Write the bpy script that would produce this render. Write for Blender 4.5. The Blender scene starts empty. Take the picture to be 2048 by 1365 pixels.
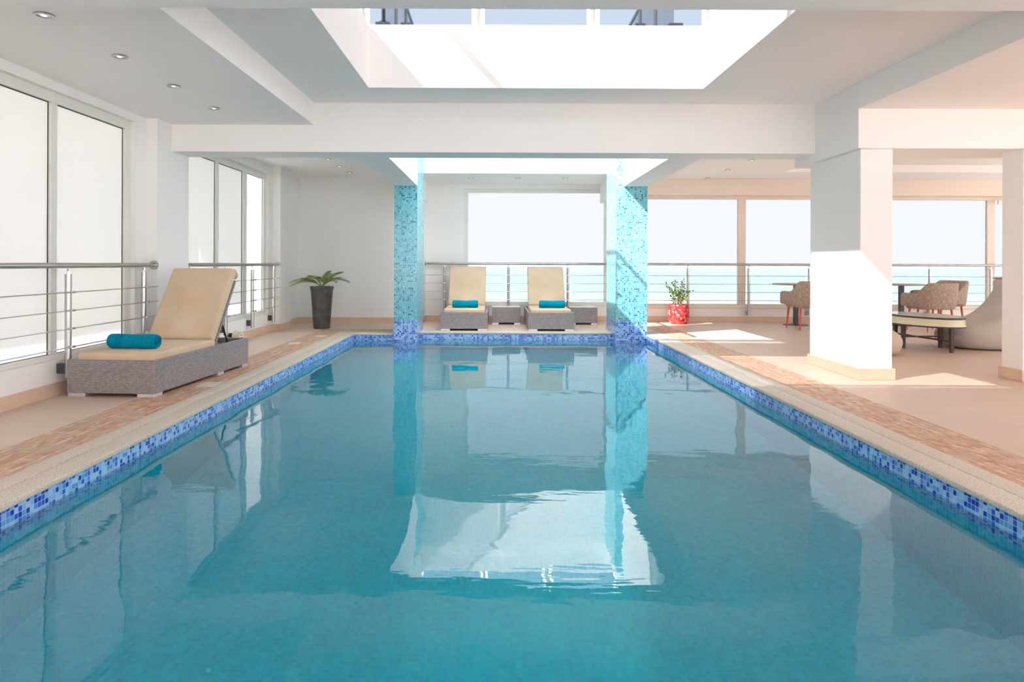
import bpy, bmesh, math, random
from mathutils import Vector, Matrix, Euler
random.seed(7)
S = bpy.context.scene
COL = S.collection
PI = math.pi

# ------------------------------------------------------------------ camera
cam = bpy.data.cameras.new('camera')
cam.sensor_width = 36.0
cam.lens = 1400.0 / 2048.0 * 36.0
cam.shift_x = (1024 - 994) / 2048.0
cam.shift_y = -(682.5 - 527) / 2048.0
cam.clip_end = 20000
co = bpy.data.objects.new('camera', cam)
COL.objects.link(co)
co.matrix_world = Matrix.Translation((0, 0, 1.05)) @ Matrix.Rotation(PI / 2, 4, 'X') @ Matrix.Rotation(0.0037, 4, 'Z')
S.camera = co

# ------------------------------------------------------------------ view, world, sun
S.view_settings.view_transform = 'Standard'
S.view_settings.look = 'None'
S.view_settings.gamma = 1
S.view_settings.use_curve_mapping = False
S.view_settings.exposure = 1.28
S.cycles.max_bounces = 20
S.cycles.diffuse_bounces = 9
S.cycles.glossy_bounces = 6
S.cycles.transparent_max_bounces = 24
S.cycles.transmission_bounces = 8
S.cycles.caustics_reflective = False
S.cycles.caustics_refractive = True
S.cycles.sample_clamp_indirect = 8

w = bpy.data.worlds.new('sky'); S.world = w; w.use_nodes = True
nt = w.node_tree; nt.nodes.clear()
wo = nt.nodes.new('ShaderNodeOutputWorld'); bg = nt.nodes.new('ShaderNodeBackground')
tc = nt.nodes.new('ShaderNodeTexCoord'); sp = nt.nodes.new('ShaderNodeSeparateXYZ')
rp = nt.nodes.new('ShaderNodeValToRGB')
nt.links.new(tc.outputs['Generated'], sp.inputs[0]); nt.links.new(sp.outputs['Z'], rp.inputs[0])
rp.color_ramp.elements[0].position = 0.0; rp.color_ramp.elements[0].color = (1.0, 0.985, 0.975, 1)
rp.color_ramp.elements[1].position = 0.6; rp.color_ramp.elements[1].color = (1.0, 0.975, 0.955, 1)
nt.links.new(rp.outputs[0], bg.inputs[0]); bg.inputs[1].default_value = 3.2
nt.links.new(bg.outputs[0], wo.inputs[0])

sun = bpy.data.lights.new('sun', 'SUN'); sun.energy = 12.5; sun.angle = 0.008; sun.color = (1, 0.965, 0.93)
so = bpy.data.objects.new('sun', sun); COL.objects.link(so)
so.rotation_euler = Vector((1, 0.58, -1.1)).to_track_quat('-Z', 'Y').to_euler()
so.location = (-6, -3, 9)

# ------------------------------------------------------------------ helpers
def lin(r, g, b):
    f = lambda c: (c / 255 / 12.92) if c / 255 <= 0.04045 else ((c / 255 + 0.055) / 1.055) ** 2.4
    return (f(r), f(g), f(b), 1)

class N:
    """tiny node-tree writer"""
    def __init__(s, name):
        s.m = bpy.data.materials.new(name); s.m.use_nodes = True
        s.t = s.m.node_tree; s.t.nodes.clear()
        s.out = s.t.nodes.new('ShaderNodeOutputMaterial')
    def n(s, kind, **kw):
        o = s.t.nodes.new(kind)
        for k, v in kw.items(): setattr(o, k, v)
        return o
    def l(s, a, b): s.t.links.new(a, b)
    def math(s, op, a, b=None, c=None):
        o = s.n('ShaderNodeMath', operation=op)
        for i, v in enumerate((a, b, c)):
            if v is None: continue
            if isinstance(v, (int, float)): o.inputs[i].default_value = v
            else: s.l(v, o.inputs[i])
        return o.outputs[0]
    def mix(s, f, a, b):
        o = s.n('ShaderNodeMix', data_type='RGBA')
        for i, v in ((0, f), (6, a), (7, b)):
            if isinstance(v, (int, float, tuple)): o.inputs[i].default_value = v
            else: s.l(v, o.inputs[i])
        return o.outputs[2]
    def vec(s, x, y, z=0.0):
        o = s.n('ShaderNodeCombineXYZ')
        for i, v in enumerate((x, y, z)):
            if isinstance(v, (int, float)): o.inputs[i].default_value = v
            else: s.l(v, o.inputs[i])
        return o.outputs[0]
    def boxuv(s, sx=1.0, sy=1.0, swap=False):
        tc = s.n('ShaderNodeTexCoord')
        p = s.n('ShaderNodeSeparateXYZ'); s.l(tc.outputs['Object'], p.inputs[0])
        q = s.n('ShaderNodeSeparateXYZ'); s.l(tc.outputs['Normal'], q.inputs[0])
        nx = s.math('GREATER_THAN', s.math('ABSOLUTE', q.outputs[0]), 0.6)
        nz = s.math('GREATER_THAN', s.math('ABSOLUTE', q.outputs[2]), 0.6)
        x, y, z = p.outputs
        u = s.math('ADD', s.math('MULTIPLY', x, s.math('SUBTRACT', 1.0, nx)), s.math('MULTIPLY', y, nx))
        v = s.math('ADD', s.math('MULTIPLY', z, s.math('SUBTRACT', 1.0, nz)), s.math('MULTIPLY', y, nz))
        if swap: u, v = v, u
        return s.math('MULTIPLY', s.math('ADD', u, 50.003), sx), s.math('MULTIPLY', s.math('ADD', v, 50.003), sy)
    def noise(s, scale, detail=3, vec=None, rough=0.55):
        o = s.n('ShaderNodeTexNoise'); o.inputs['Scale'].default_value = scale
        o.inputs['Detail'].default_value = detail; o.inputs['Roughness'].default_value = rough
        if vec is None:
            vec = s.n('ShaderNodeTexCoord').outputs['Object']
        s.l(vec, o.inputs['Vector'])
        return o.outputs['Fac']
    def ramp(s, fac, stops, const=False):
        o = s.n('ShaderNodeValToRGB'); r = o.color_ramp
        if const: r.interpolation = 'CONSTANT'
        while len(r.elements) < len(stops): r.elements.new(0.5)
        for e, (p, c) in zip(r.elements, stops): e.position = p; e.color = c
        s.l(fac, o.inputs[0]); return o.outputs[0]
    def bump(s, h, strength=0.3, dist=0.005):
        o = s.n('ShaderNodeBump'); o.inputs['Strength'].default_value = strength
        o.inputs['Distance'].default_value = dist; s.l(h, o.inputs['Height']); return o.outputs[0]
    def bsdf(s, color, rough=0.5, metal=0.0, spec=0.5, normal=None, **kw):
        o = s.n('ShaderNodeBsdfPrincipled')
        for k, v in (('Base Color', color), ('Roughness', rough), ('Metallic', metal)):
            if isinstance(v, (int, float, tuple)): o.inputs[k].default_value = v
            else: s.l(v, o.inputs[k])
        o.inputs['Specular IOR Level'].default_value = spec
        if normal is not None: s.l(normal, o.inputs['Normal'])
        for k, v in kw.items(): o.inputs[k.replace('_', ' ')].default_value = v
        s.l(o.outputs[0], s.out.inputs[0]); return s.m

def plain(name, c, rough=0.5, metal=0.0, spec=0.5, var=0.06, scale=6, bump=0.0):
    k = N(name); f = k.noise(scale)
    d = tuple(max(0, v * (1 - var)) for v in c[:3]) + (1,)
    u = tuple(min(1, v * (1 + var)) for v in c[:3]) + (1,)
    col = k.ramp(f, [(0.3, d), (0.7, u)])
    nm = k.bump(k.noise(scale * 20), bump, 0.002) if bump else None
    return k.bsdf(col, rough, metal, spec, nm)

def mosaic(name, size, stops, grout, gw=0.09, rough=0.12, seed=0.0):
    k = N(name); u, v = k.boxuv(1 / size, 1 / size)
    cu, cv = k.math('FLOOR', u), k.math('FLOOR', v)
    wn = k.n('ShaderNodeTexWhiteNoise', noise_dimensions='3D'); k.l(k.vec(cu, cv, seed), wn.inputs['Vector'])
    col = k.ramp(wn.outputs['Value'], stops, True)
    fu, fv = k.math('FRACT', u), k.math('FRACT', v)
    gm = k.math('MAXIMUM', k.math('LESS_THAN', fu, gw), k.math('LESS_THAN', fv, gw))
    c = k.mix(gm, col, grout)
    r = k.math('ADD', k.math('MULTIPLY', gm, 0.5), rough)
    nm = k.bump(k.math('SUBTRACT', 1.0, gm), 0.3, 0.001)
    return k.bsdf(c, r, 0, 0.5, nm)

def wicker(name, dark, light, gap):
    k = N(name); u, v = k.boxuv()
    b = k.n('ShaderNodeTexBrick'); k.l(k.vec(u, v), b.inputs['Vector'])
    b.inputs['Scale'].default_value = 1.0; b.inputs['Brick Width'].default_value = 0.021
    b.inputs['Row Height'].default_value = 0.0095; b.inputs['Mortar Size'].default_value = 0.0011
    b.inputs['Mortar Smooth'].default_value = 0.4
    b.inputs['Color1'].default_value = dark; b.inputs['Color2'].default_value = light
    b.inputs['Mortar'].default_value = gap
    h = k.math('SUBTRACT', 1.0, b.outputs['Fac'])
    return k.bsdf(b.outputs['Color'], 0.38, 0, 0.5, k.bump(h, 0.6, 0.002))

def fabric(name, a, b, scale=1500, rough=0.9, big=0.1):
    k = N(name); u, v = k.boxuv()
    w1 = k.math('SINE', k.math('MULTIPLY', u, scale)); w2 = k.math('SINE', k.math('MULTIPLY', v, scale))
    f = k.math('MULTIPLY', w1, w2)
    f = k.math('ADD', k.math('MULTIPLY', f, 0.18), k.noise(3.0, 4))
    c = k.ramp(f, [(0.3, a), (0.72, b)])
    return k.bsdf(c, rough, 0, 0.2, k.bump(f, 0.25, 0.002), Sheen_Weight=0.15)

M = {}
M['wall'] = plain('white_plaster', (0.89, 0.865, 0.845, 1), 0.75, spec=0.25, var=0.012, scale=1.2, bump=0.04)
M['ceil'] = plain('ceiling_paint', (0.93, 0.895, 0.875, 1), 0.85, spec=0.2, var=0.012, scale=0.8)
M['warm'] = plain('warm_cream_paint', lin(232, 217, 202), 0.75, spec=0.25, var=0.02, scale=1.5)
M['frame'] = plain('painted_window_frame', (0.80, 0.78, 0.73, 1), 0.45, var=0.02)
M['gasket'] = plain('black_rubber_gasket', (0.02, 0.02, 0.022, 1), 0.6)
M['steel'] = plain('brushed_stainless_steel', (0.50, 0.485, 0.465, 1), 0.30, 1.0, var=0.05, scale=14)
M['chrome'] = plain('polished_chrome', (0.75, 0.74, 0.72, 1), 0.1, 1.0)
M['black'] = plain('black_metal', (0.015, 0.015, 0.015, 1), 0.5)
M['tan'] = plain('terracotta_skirting', lin(221, 190, 167), 0.45, var=0.05, scale=9)
M['wick'] = wicker('grey_woven_wicker', lin(150, 141, 141), lin(176, 168, 170), lin(70, 62, 62))
M['alu'] = plain('brushed_aluminium_foot', (0.72, 0.72, 0.71, 1), 0.35, 0.6)
M['cush'] = fabric('sand_cushion_fabric', lin(210, 182, 152), lin(224, 200, 173))
M['cush_dark'] = fabric('beige_cushion_edge_fabric', lin(190, 160, 124), lin(205, 176, 140))
M['towel'] = plain('turquoise_towel', lin(0, 146, 176), 0.95, spec=0.1, var=0.18, scale=60, bump=0.9)
M['towel2'] = plain('turquoise_towel_band', lin(0, 130, 160), 0.8, spec=0.1, var=0.1, scale=90, bump=0.4)
M['top_glass'] = plain('white_table_glass', (0.80, 0.81, 0.80, 1), 0.08)
M['orange'] = plain('orange_red_wood', lin(203, 92, 66), 0.4)
M['darkwood'] = plain('dark_brown_wood', lin(70, 50, 44), 0.35, var=0.2, scale=12)
M['oak'] = plain('light_brown_laminate', lin(180, 140, 118), 0.4, var=0.1)
M['iron'] = plain('dark_grey_iron', lin(82, 80, 84), 0.4, 0.4)
M['soil'] = plain('dark_soil', lin(60, 45, 34), 0.95, var=0.4, scale=60, bump=0.8)
M['leaf'] = plain('green_frond', lin(140, 160, 92), 0.5, var=0.35, scale=16)
M['leaf2'] = plain('yellow_green_leaf', lin(120, 152, 66), 0.42, var=0.45, scale=22)
M['stem'] = plain('brown_stem', lin(150, 126, 90), 0.7, var=0.2)
M['cream'] = plain('cream_plastic', lin(232, 220, 196), 0.4)
M['slot'] = plain('brown_slot', lin(150, 122, 84), 0.6)
M['fabric_grey'] = fabric('pale_grey_beanbag_fabric', lin(184, 175, 166), lin(198, 190, 182), 700)
M['fabric_sand'] = fabric('sand_beanbag_fabric', lin(200, 179, 156), lin(212, 194, 172), 700)
M['cream_rim'] = plain('cream_fluted_rim', lin(236, 232, 205), 0.25, var=0.06)
M['tray'] = plain('shaded_tray_paint', lin(214, 196, 176), 0.8, var=0.02)
M['bounce_paving'] = plain('pale_bounce_paving', lin(240, 236, 230), 0.7)
M['marker'] = plain('pale_marker_tile', lin(226, 214, 204), 0.3)

k = N('charcoal_stone_pot')
f = k.noise(9, 6)
M['pot'] = k.bsdf(k.ramp(f, [(0.3, lin(66, 64, 66)), (0.7, lin(104, 101, 100))]), 0.5, 0, 0.4, k.bump(f, 0.2, 0.004))
k = N('red_shell_mosaic')
v = k.n('ShaderNodeTexVoronoi'); v.inputs['Scale'].default_value = 34
k.l(k.n('ShaderNodeTexCoord').outputs['Object'], v.inputs['Vector'])
sx = k.n('ShaderNodeSeparateColor'); k.l(v.outputs['Color'], sx.inputs[0])
c = k.ramp(sx.outputs[0], [(0, lin(176, 38, 44)), (0.45, lin(200, 52, 54)), (0.72, lin(214, 84, 76)), (0.9, lin(232, 150, 138))], True)
M['redpot'] = k.bsdf(c, 0.25, 0, 0.5, k.bump(v.outputs['Distance'], 0.5, 0.006))
k = N('tweed_upholstery'); u, v_ = k.boxuv(160, 160)
w1 = k.noise(1.0, 2, k.vec(k.math('MULTIPLY', u, 1.4), k.math('MULTIPLY', v_, 0.12)))
w2 = k.noise(1.0, 2, k.vec(k.math('MULTIPLY', u, 0.12), k.math('MULTIPLY', v_, 1.4)))
f = k.math('MULTIPLY', k.math('ADD', w1, w2), 0.5)
M['tweed'] = k.bsdf(k.ramp(f, [(0.34, lin(120, 98, 84)), (0.5, lin(172, 152, 138)), (0.64, lin(212, 198, 186))]), 0.9, 0, 0.2, k.bump(f, 0.4, 0.003))

# floor tiles
k = N('beige_floor_tile'); u, v_ = k.boxuv()
b = k.n('ShaderNodeTexBrick'); k.l(k.vec(u, v_), b.inputs['Vector']); b.offset = 0.0
for a_, x_ in (('Scale', 1.0), ('Brick Width', 0.6), ('Row Height', 0.6), ('Mortar Size', 0.0025), ('Mortar Smooth', 0.3)): b.inputs[a_].default_value = x_
b.inputs['Color1'].default_value = lin(217, 193, 176); b.inputs['Color2'].default_value = lin(221, 199, 183)
b.inputs['Mortar'].default_value = lin(205, 176, 152)
st = k.noise(1.0, 4, k.vec(k.math('MULTIPLY', u, 2.2), k.math('MULTIPLY', v_, 9.0)))
c = k.mix(k.math('MULTIPLY', k.math('SUBTRACT', st, 0.35), 1.1), b.outputs['Color'], lin(206, 174, 148))
M['floor'] = k.bsdf(c, 0.42, 0, 0.4)
# brick band
def brickmat(name, swap):
    k = N(name); u, v_ = k.boxuv(swap=swap)
    b = k.n('ShaderNodeTexBrick'); k.l(k.vec(u, v_), b.inputs['Vector'])
    for a_, x_ in (('Scale', 1.0), ('Brick Width', 0.30), ('Row Height', 0.0975), ('Mortar Size', 0.005), ('Mortar Smooth', 0.3)): b.inputs[a_].default_value = x_
    b.inputs['Color1'].default_value = lin(204, 160, 130); b.inputs['Color2'].default_value = lin(222, 190, 164)
    b.inputs['Mortar'].default_value = lin(236, 218, 200)
    st = k.noise(1.0, 7, k.vec(k.math('MULTIPLY', u, 9), k.math('MULTIPLY', v_, 26)), 0.7)
    c = k.mix(k.ramp(st, [(0.42, (0, 0, 0, 1)), (0.62, (1, 1, 1, 1))]), b.outputs['Color'], lin(182, 134, 108))
    st2 = k.noise(5.0, 5)
    c = k.mix(k.ramp(st2, [(0.52, (0, 0, 0, 1)), (0.66, (0.8, 0.8, 0.8, 1))]), c, lin(190, 172, 154))
    return k.bsdf(c, 0.55, 0, 0.4, k.bump(st, 0.12, 0.002))
M['brick'] = brickmat('terracotta_brick_paving', True)
M['brick_x'] = brickmat('terracotta_brick_paving_across', False)
# coping granite
k = N('speckled_granite_coping')
f = k.noise(130, 3, rough=0.8); g = k.noise(4, 3)
c = k.ramp(f, [(0.33, lin(158, 147, 135)), (0.5, lin(214, 204, 191)), (0.68, lin(238, 231, 221))])
c = k.mix(k.math('MULTIPLY', g, 0.35), c, lin(196, 182, 164))
M['coping'] = k.bsdf(c, 0.6, 0, 0.4, k.bump(f, 0.2, 0.002))

M['mos_aqua'] = mosaic('aqua_column_mosaic', 0.0257,
    [(0, lin(104, 184, 200)), (0.3, lin(122, 198, 208)), (0.55, lin(92, 172, 192)), (0.76, lin(60, 142, 166)), (0.9, lin(24, 96, 132)), (0.975, lin(150, 212, 214))],
    lin(158, 208, 218), 0.13)
BL = [(0, lin(134, 180, 234)), (0.26, lin(154, 200, 240)), (0.54, lin(82, 138, 222)), (0.68, lin(44, 94, 206)), (0.84, lin(26, 62, 176)), (0.95, lin(80, 164, 214))]
M['mos_blue'] = mosaic('blue_waterline_mosaic', 0.0262, BL, lin(176, 200, 232), 0.10, seed=3.0)
M['mos_floor'] = mosaic('pale_aqua_pool_mosaic', 0.0262,
    [(0, lin(50, 208, 230)), (0.35, lin(44, 202, 226)), (0.7, lin(38, 194, 220)), (0.92, lin(60, 214, 230))], lin(50, 206, 228), 0.1, seed=5.0)

# window glass (clear, tinted)
def glass(name, tint, haze=0.0, rough=0.0, ior=1.35):
    k = N(name)
    t = k.n('ShaderNodeBsdfTransparent'); t.inputs[0].default_value = tint
    last = t.outputs[0]
    if haze:
        d = k.n('ShaderNodeBsdfTranslucent'); d.inputs[0].default_value = (0.9, 0.93, 0.95, 1)
        m = k.n('ShaderNodeMixShader'); m.inputs[0].default_value = haze
        k.l(last, m.inputs[1]); k.l(d.outputs[0], m.inputs[2]); last = m.outputs[0]
    g = k.n('ShaderNodeBsdfGlossy'); g.inputs['Roughness'].default_value = rough
    fr = k.n('ShaderNodeFresnel'); fr.inputs[0].default_value = ior
    m = k.n('ShaderNodeMixShader'); geo = k.n('ShaderNodeNewGeometry'); k.l(k.math('MULTIPLY', fr.outputs[0], k.math('SUBTRACT', 1.0, geo.outputs['Backfacing'])), m.inputs[0]); k.l(last, m.inputs[1]); k.l(g.outputs[0], m.inputs[2])
    k.l(m.outputs[0], k.out.inputs[0]); return k.m
M['glass'] = glass('solar_screened_glass', (0.344, 0.352, 0.364, 1), ior=1.1)
M['glass_clear'] = glass('clear_glass', (0.70, 0.72, 0.75, 1))
M['glass_film'] = glass('sky_dimming_blue_glass', (0.285, 0.31, 0.345, 1), ior=1.15)  # blue tint dims the sky, standing in for a sea-reflecting facade
M['glass_film2'] = glass('light_blue_film_glass', (0.48, 0.54, 0.62, 1), ior=1.15)
M['glass_dimming_clear'] = glass('light_dimming_canopy_glass', (0.73, 0.74, 0.75, 1))
M['glass_dimming'] = glass('dimming_canopy_glass', (0.36, 0.365, 0.37, 1))  # for the added canopies; tint cuts sky and sun in the wells
M['glass_rail'] = glass('pale_blue_balustrade_glass', (0.70, 0.72, 0.74, 1), 0.0, ior=1.2)
def frosted(name, c, tr):
    k = N(name)
    d = k.n('ShaderNodeBsdfDiffuse'); d.inputs[0].default_value = c
    t = k.n('ShaderNodeBsdfTranslucent'); t.inputs[0].default_value = c
    m = k.n('ShaderNodeMixShader'); m.inputs[0].default_value = tr
    k.l(d.outputs[0], m.inputs[1]); k.l(t.outputs[0], m.inputs[2])
    g = k.n('ShaderNodeBsdfGlossy'); g.inputs['Roughness'].default_value = 0.12
    fr = k.n('ShaderNodeFresnel'); fr.inputs[0].default_value = 1.4
    m2 = k.n('ShaderNodeMixShader'); k.l(fr.outputs[0], m2.inputs[0]); k.l(m.outputs[0], m2.inputs[1]); k.l(g.outputs[0], m2.inputs[2])
    k.l(m2.outputs[0], k.out.inputs[0]); return k.m
M['frost'] = frosted('white_frosted_film', (0.71, 0.72, 0.73, 1), 0.5)
M['frost_grey'] = frosted('grey_frosted_film', (0.74, 0.76, 0.77, 1), 0.45)
M['frost_sunlit'] = frosted('sunlit_look_frosted_film', (0.95, 0.96, 0.96, 1), 0.6)  # whiter film on one pane stands in for sun falling on it

# pool water
k = N('pool_water')
tcw = k.n('ShaderNodeTexCoord').outputs['Object']
mp = k.n('ShaderNodeMapping'); mp.inputs['Scale'].default_value = (1.0, 0.75, 1); k.l(tcw, mp.inputs[0])
n1 = k.noise(1.9, 2, mp.outputs[0], 0.4)
mp2 = k.n('ShaderNodeMapping'); mp2.inputs['Scale'].default_value = (4.0, 13.0, 1); mp2.inputs['Rotation'].default_value = (0, 0, 0.25); k.l(tcw, mp2.inputs[0])
n2 = k.noise(1.0, 2, mp2.outputs[0], 0.5)
msk = k.ramp(k.noise(0.35, 1, tcw), [(0.42, (0.05, 0.05, 0.05, 1)), (0.62, (0.8, 0.8, 0.8, 1))])
n3 = k.noise(38, 2, tcw, 0.5)
h = k.math('ADD', k.math('MULTIPLY', n1, 1.0), k.math('MULTIPLY', k.math('MULTIPLY', n2, msk), 0.20))
h = k.math('ADD', h, k.math('MULTIPLY', n3, 0.008))
nm = k.bump(h, 1.0, 0.0065)
gl = k.n('ShaderNodeBsdfGlass'); gl.inputs['Roughness'].default_value = 0.0; gl.inputs['IOR'].default_value = 1.40
k.l(nm, gl.inputs['Normal']); k.l(gl.outputs[0], k.out.inputs[0])
ab = k.n('ShaderNodeVolumeAbsorption'); ab.inputs[0].default_value = (0.0, 0.948, 0.972, 1); ab.inputs[1].default_value = 0.95
k.l(ab.outputs[0], k.out.inputs['Volume'])
M['water'] = k.m

# sea
k = N('open_sea')
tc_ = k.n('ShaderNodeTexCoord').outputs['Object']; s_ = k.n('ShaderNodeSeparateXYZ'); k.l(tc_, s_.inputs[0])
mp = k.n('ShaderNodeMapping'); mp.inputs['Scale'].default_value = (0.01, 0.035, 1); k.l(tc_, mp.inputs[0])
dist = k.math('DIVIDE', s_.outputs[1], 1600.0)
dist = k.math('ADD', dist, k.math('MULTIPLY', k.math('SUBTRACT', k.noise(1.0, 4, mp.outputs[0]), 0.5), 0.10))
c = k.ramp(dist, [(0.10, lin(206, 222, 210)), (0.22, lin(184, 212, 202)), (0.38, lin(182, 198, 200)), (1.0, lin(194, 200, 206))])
mp3 = k.n('ShaderNodeMapping'); mp3.inputs['Scale'].default_value = (0.05, 0.10, 1); k.l(tc_, mp3.inputs[0])
foam = k.ramp(k.noise(1.0, 5, mp3.outputs[0], 0.7), [(0.66, (0, 0, 0, 1)), (0.72, (1, 1, 1, 1))])
c = k.mix(foam, c, lin(205, 212, 214))
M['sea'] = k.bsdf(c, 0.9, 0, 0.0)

def emis(name, c, s):
    k = N(name); e = k.n('ShaderNodeEmission'); e.inputs[0].default_value = c; e.inputs[1].default_value = s
    k.l(e.outputs[0], k.out.inputs[0]); return k.m
M['bulb'] = emis('warm_halogen', (1, 0.80, 0.52, 1), 0.9)

# ------------------------------------------------------------------ mesh builder
class MB:
    def __init__(s): s.b = bmesh.new()
    def box(s, x0, x1, y0, y1, z0, z1, bev=0.0, seg=2, mat=None):
        r = bmesh.ops.create_cube(s.b, size=1.0)
        vs = r['verts']
        for v in vs:
            v.co = Vector((x0 + (v.co.x + .5) * (x1 - x0), y0 + (v.co.y + .5) * (y1 - y0), z0 + (v.co.z + .5) * (z1 - z0)))
        if bev:
            es = list({e for v in vs for e in v.link_edges})
            r2 = bmesh.ops.bevel(s.b, geom=es, offset=bev, segments=seg, profile=0.5, affect='EDGES')
            vs = list({v for f in r2['faces'] for v in f.verts} | {v for v in vs if v.is_valid})
        if mat is not None: bmesh.ops.transform(s.b, matrix=mat, verts=[v for v in vs if v.is_valid])
        return s
    def tube(s, p0, p1, r0, r1=None, seg=16, cap=True):
        p0, p1 = Vector(p0), Vector(p1); r1 = r0 if r1 is None else r1
        d = p1 - p0; L = d.length
        m = Matrix.Translation((p0 + p1) / 2) @ d.to_track_quat('Z', 'Y').to_matrix().to_4x4()
        bmesh.ops.create_cone(s.b, cap_ends=cap, segments=seg, radius1=r0, radius2=r1, depth=L, matrix=m)
        return s
    def path(s, pts, r, seg=8, taper=None):
        pts = [Vector(p) for p in pts]; rings = []
        n = len(pts)
        for i, p in enumerate(pts):
            t = (pts[min(i + 1, n - 1)] - pts[max(i - 1, 0)]).normalized()
            q = t.to_track_quat('Z', 'Y')
            rr = r if taper is None else r * (1 + (taper - 1) * i / (n - 1))
            rings.append([s.b.verts.new(p + q @ Vector((math.cos(a) * rr, math.sin(a) * rr, 0))) for a in [2 * PI * j / seg for j in range(seg)]])
        for a, b in zip(rings, rings[1:]):
            for j in range(seg): s.b.faces.new((a[j], a[(j + 1) % seg], b[(j + 1) % seg], b[j]))
        s.b.faces.new(rings[0][::-1]); s.b.faces.new(rings[-1]); return s
    def lathe(s, prof, c=(0, 0, 0), seg=40, sx=1.0, sy=1.0):
        rings = []
        for r, z in prof:
            rings.append([s.b.verts.new((c[0] + r * sx * math.cos(2 * PI * j / seg), c[1] + r * sy * math.sin(2 * PI * j / seg), c[2] + z)) for j in range(seg)])
        for a, b in zip(rings, rings[1:]):
            for j in range(seg): s.b.faces.new((a[j], a[(j + 1) % seg], b[(j + 1) % seg], b[j]))
        s.b.faces.new(rings[0][::-1]); s.b.faces.new(rings[-1]); return s
    def rings(s, rs, close=True):
        rr = [[s.b.verts.new(p) for p in r] for r in rs]; n = len(rr[0])
        for a, b in zip(rr, rr[1:]):
            for j in range(n if close else n - 1): s.b.faces.new((a[j], a[(j + 1) % n], b[(j + 1) % n], b[j]))
        s.b.faces.new(rr[0][::-1]); s.b.faces.new(rr[-1]); return s
    def poly(s, pts):
        s.b.faces.new([s.b.verts.new(p) for p in pts]); return s
    def prism(s, pts, z0, z1):
        a = [s.b.verts.new((x, y, z0)) for x, y in pts]; b = [s.b.verts.new((x, y, z1)) for x, y in pts]
        n = len(pts); s.b.faces.new(a[::-1]); s.b.faces.new(b)
        for j in range(n): s.b.faces.new((a[j], a[(j + 1) % n], b[(j + 1) % n], b[j]))
        return s
    def build(s, name, mat, parent=None, smooth=False, loc=None, rot=None, sub=0):
        bmesh.ops.recalc_face_normals(s.b, faces=s.b.faces[:])
        me = bpy.data.meshes.new(name); s.b.to_mesh(me); s.b.free()
        o = bpy.data.objects.new(name, me); COL.objects.link(o)
        me.materials.append(mat)
        if smooth:
            for p in me.polygons: p.use_smooth = True
            try: me.set_sharp_from_angle(angle=math.radians(40))
            except Exception: pass
        if parent: o.parent = parent
        if loc: o.location = loc
        if rot: o.rotation_euler = rot
        if sub:
            md = o.modifiers.new('sub', 'SUBSURF'); md.levels = sub; md.render_levels = sub
        return o

def tag(o, label=None, cat=None, group=None, kind=None):
    if label: o['label'] = label
    if cat: o['category'] = cat
    if group: o['group'] = group
    if kind: o['kind'] = kind
    return o
def empty(name, loc, rz=0.0):
    o = bpy.data.objects.new(name, None); COL.objects.link(o); o.location = loc; o.rotation_euler = (0, 0, rz)
    o.empty_display_size = 0.1; return o
def kids(o): return [c for c in bpy.data.objects if c.parent == o]
def copy_tree(o, parent=None):
    c = o.copy(); COL.objects.link(c); c.parent = parent
    for ch in kids(o): copy_tree(ch, c)
    return c
def struct(o): o['kind'] = 'structure'; return o

# ------------------------------------------------------------------ key planes
XL = -3.46          # left wall
PX0, PX1, PY0, PY1, PYM = -2.12, 2.215, 0.30, 10.35, 10.58   # pool
CLI, CRI = -1.175, 1.752                                   # inner faces of the two columns
CLO = -1.515
WZ = -0.105
DF = 12.72
TOP = 3.28

# ------------------------------------------------------------------ floor
b = MB(); z0 = -0.30
fl = [(-3.7, PX0 - .25, -3, 10.6), (PX1 + .27, 11.6, -3, 12.95), (PX0 - .25, PX1 + .27, -3, PY0 - .25),
      (-3.7, PX0 - .25, 10.6, 12.95), (PX0 - .25, CLO, 10.6, 12.95), (CLO, PX1 + .27, 10.72, 12.95), (PX1, PX1 + .27, 10.35, 10.72)]
for a in fl: b.box(*a, z0, 0)
struct(b.build('floor', M['floor']))

# brick band (sits a hair proud of the tiles)
b = MB()
b.box(-2.75, PX0 - .25, 0.0, 11.05, -0.05, 0.003)
b.box(PX1 + .27, 2.88, 0.0, 12.0, -0.05, 0.003)
struct(b.build('trim_1', M['brick']))
b = MB(); b.box(PX0 - .25, CLO, 10.6, 11.05, -0.05, 0.003)
struct(b.build('trim_2', M['brick_x']))

# coping: inner nosing and outer strip with a groove between them
def coping():
    b = MB(); T = 0.008
    def strip(x0, x1, y0, y1): b.box(x0, x1, y0, y1, -0.022, T, 0.007, 3)
    strip(PX0 - .128, PX0 + .012, PY0, PY1); strip(PX0 - .25, PX0 - .133, PY0 - .25, PY1 + .25)
    strip(PX1 - .012, PX1 + .140, PY0, PY1); strip(PX1 + .145, PX1 + .27, PY0 - .25, PY1 + .37)
    strip(PX0 - .133, CLO, PY1 - .012, PY1 + .25)
    strip(CLI, CRI, PYM - .012, PYM + .14)
    strip(PX0 - .133, PX1 + .145, PY0 - .13, PY0 + .012); strip(PX0 - .133, PX1 + .145, PY0 - .25, PY0 - .135)
    strip(PX1 - .005, PX1 + .145, PY1, PY1 + .37)
    return struct(b.build('trim_3', M['coping'], smooth=True))
coping()

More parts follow.
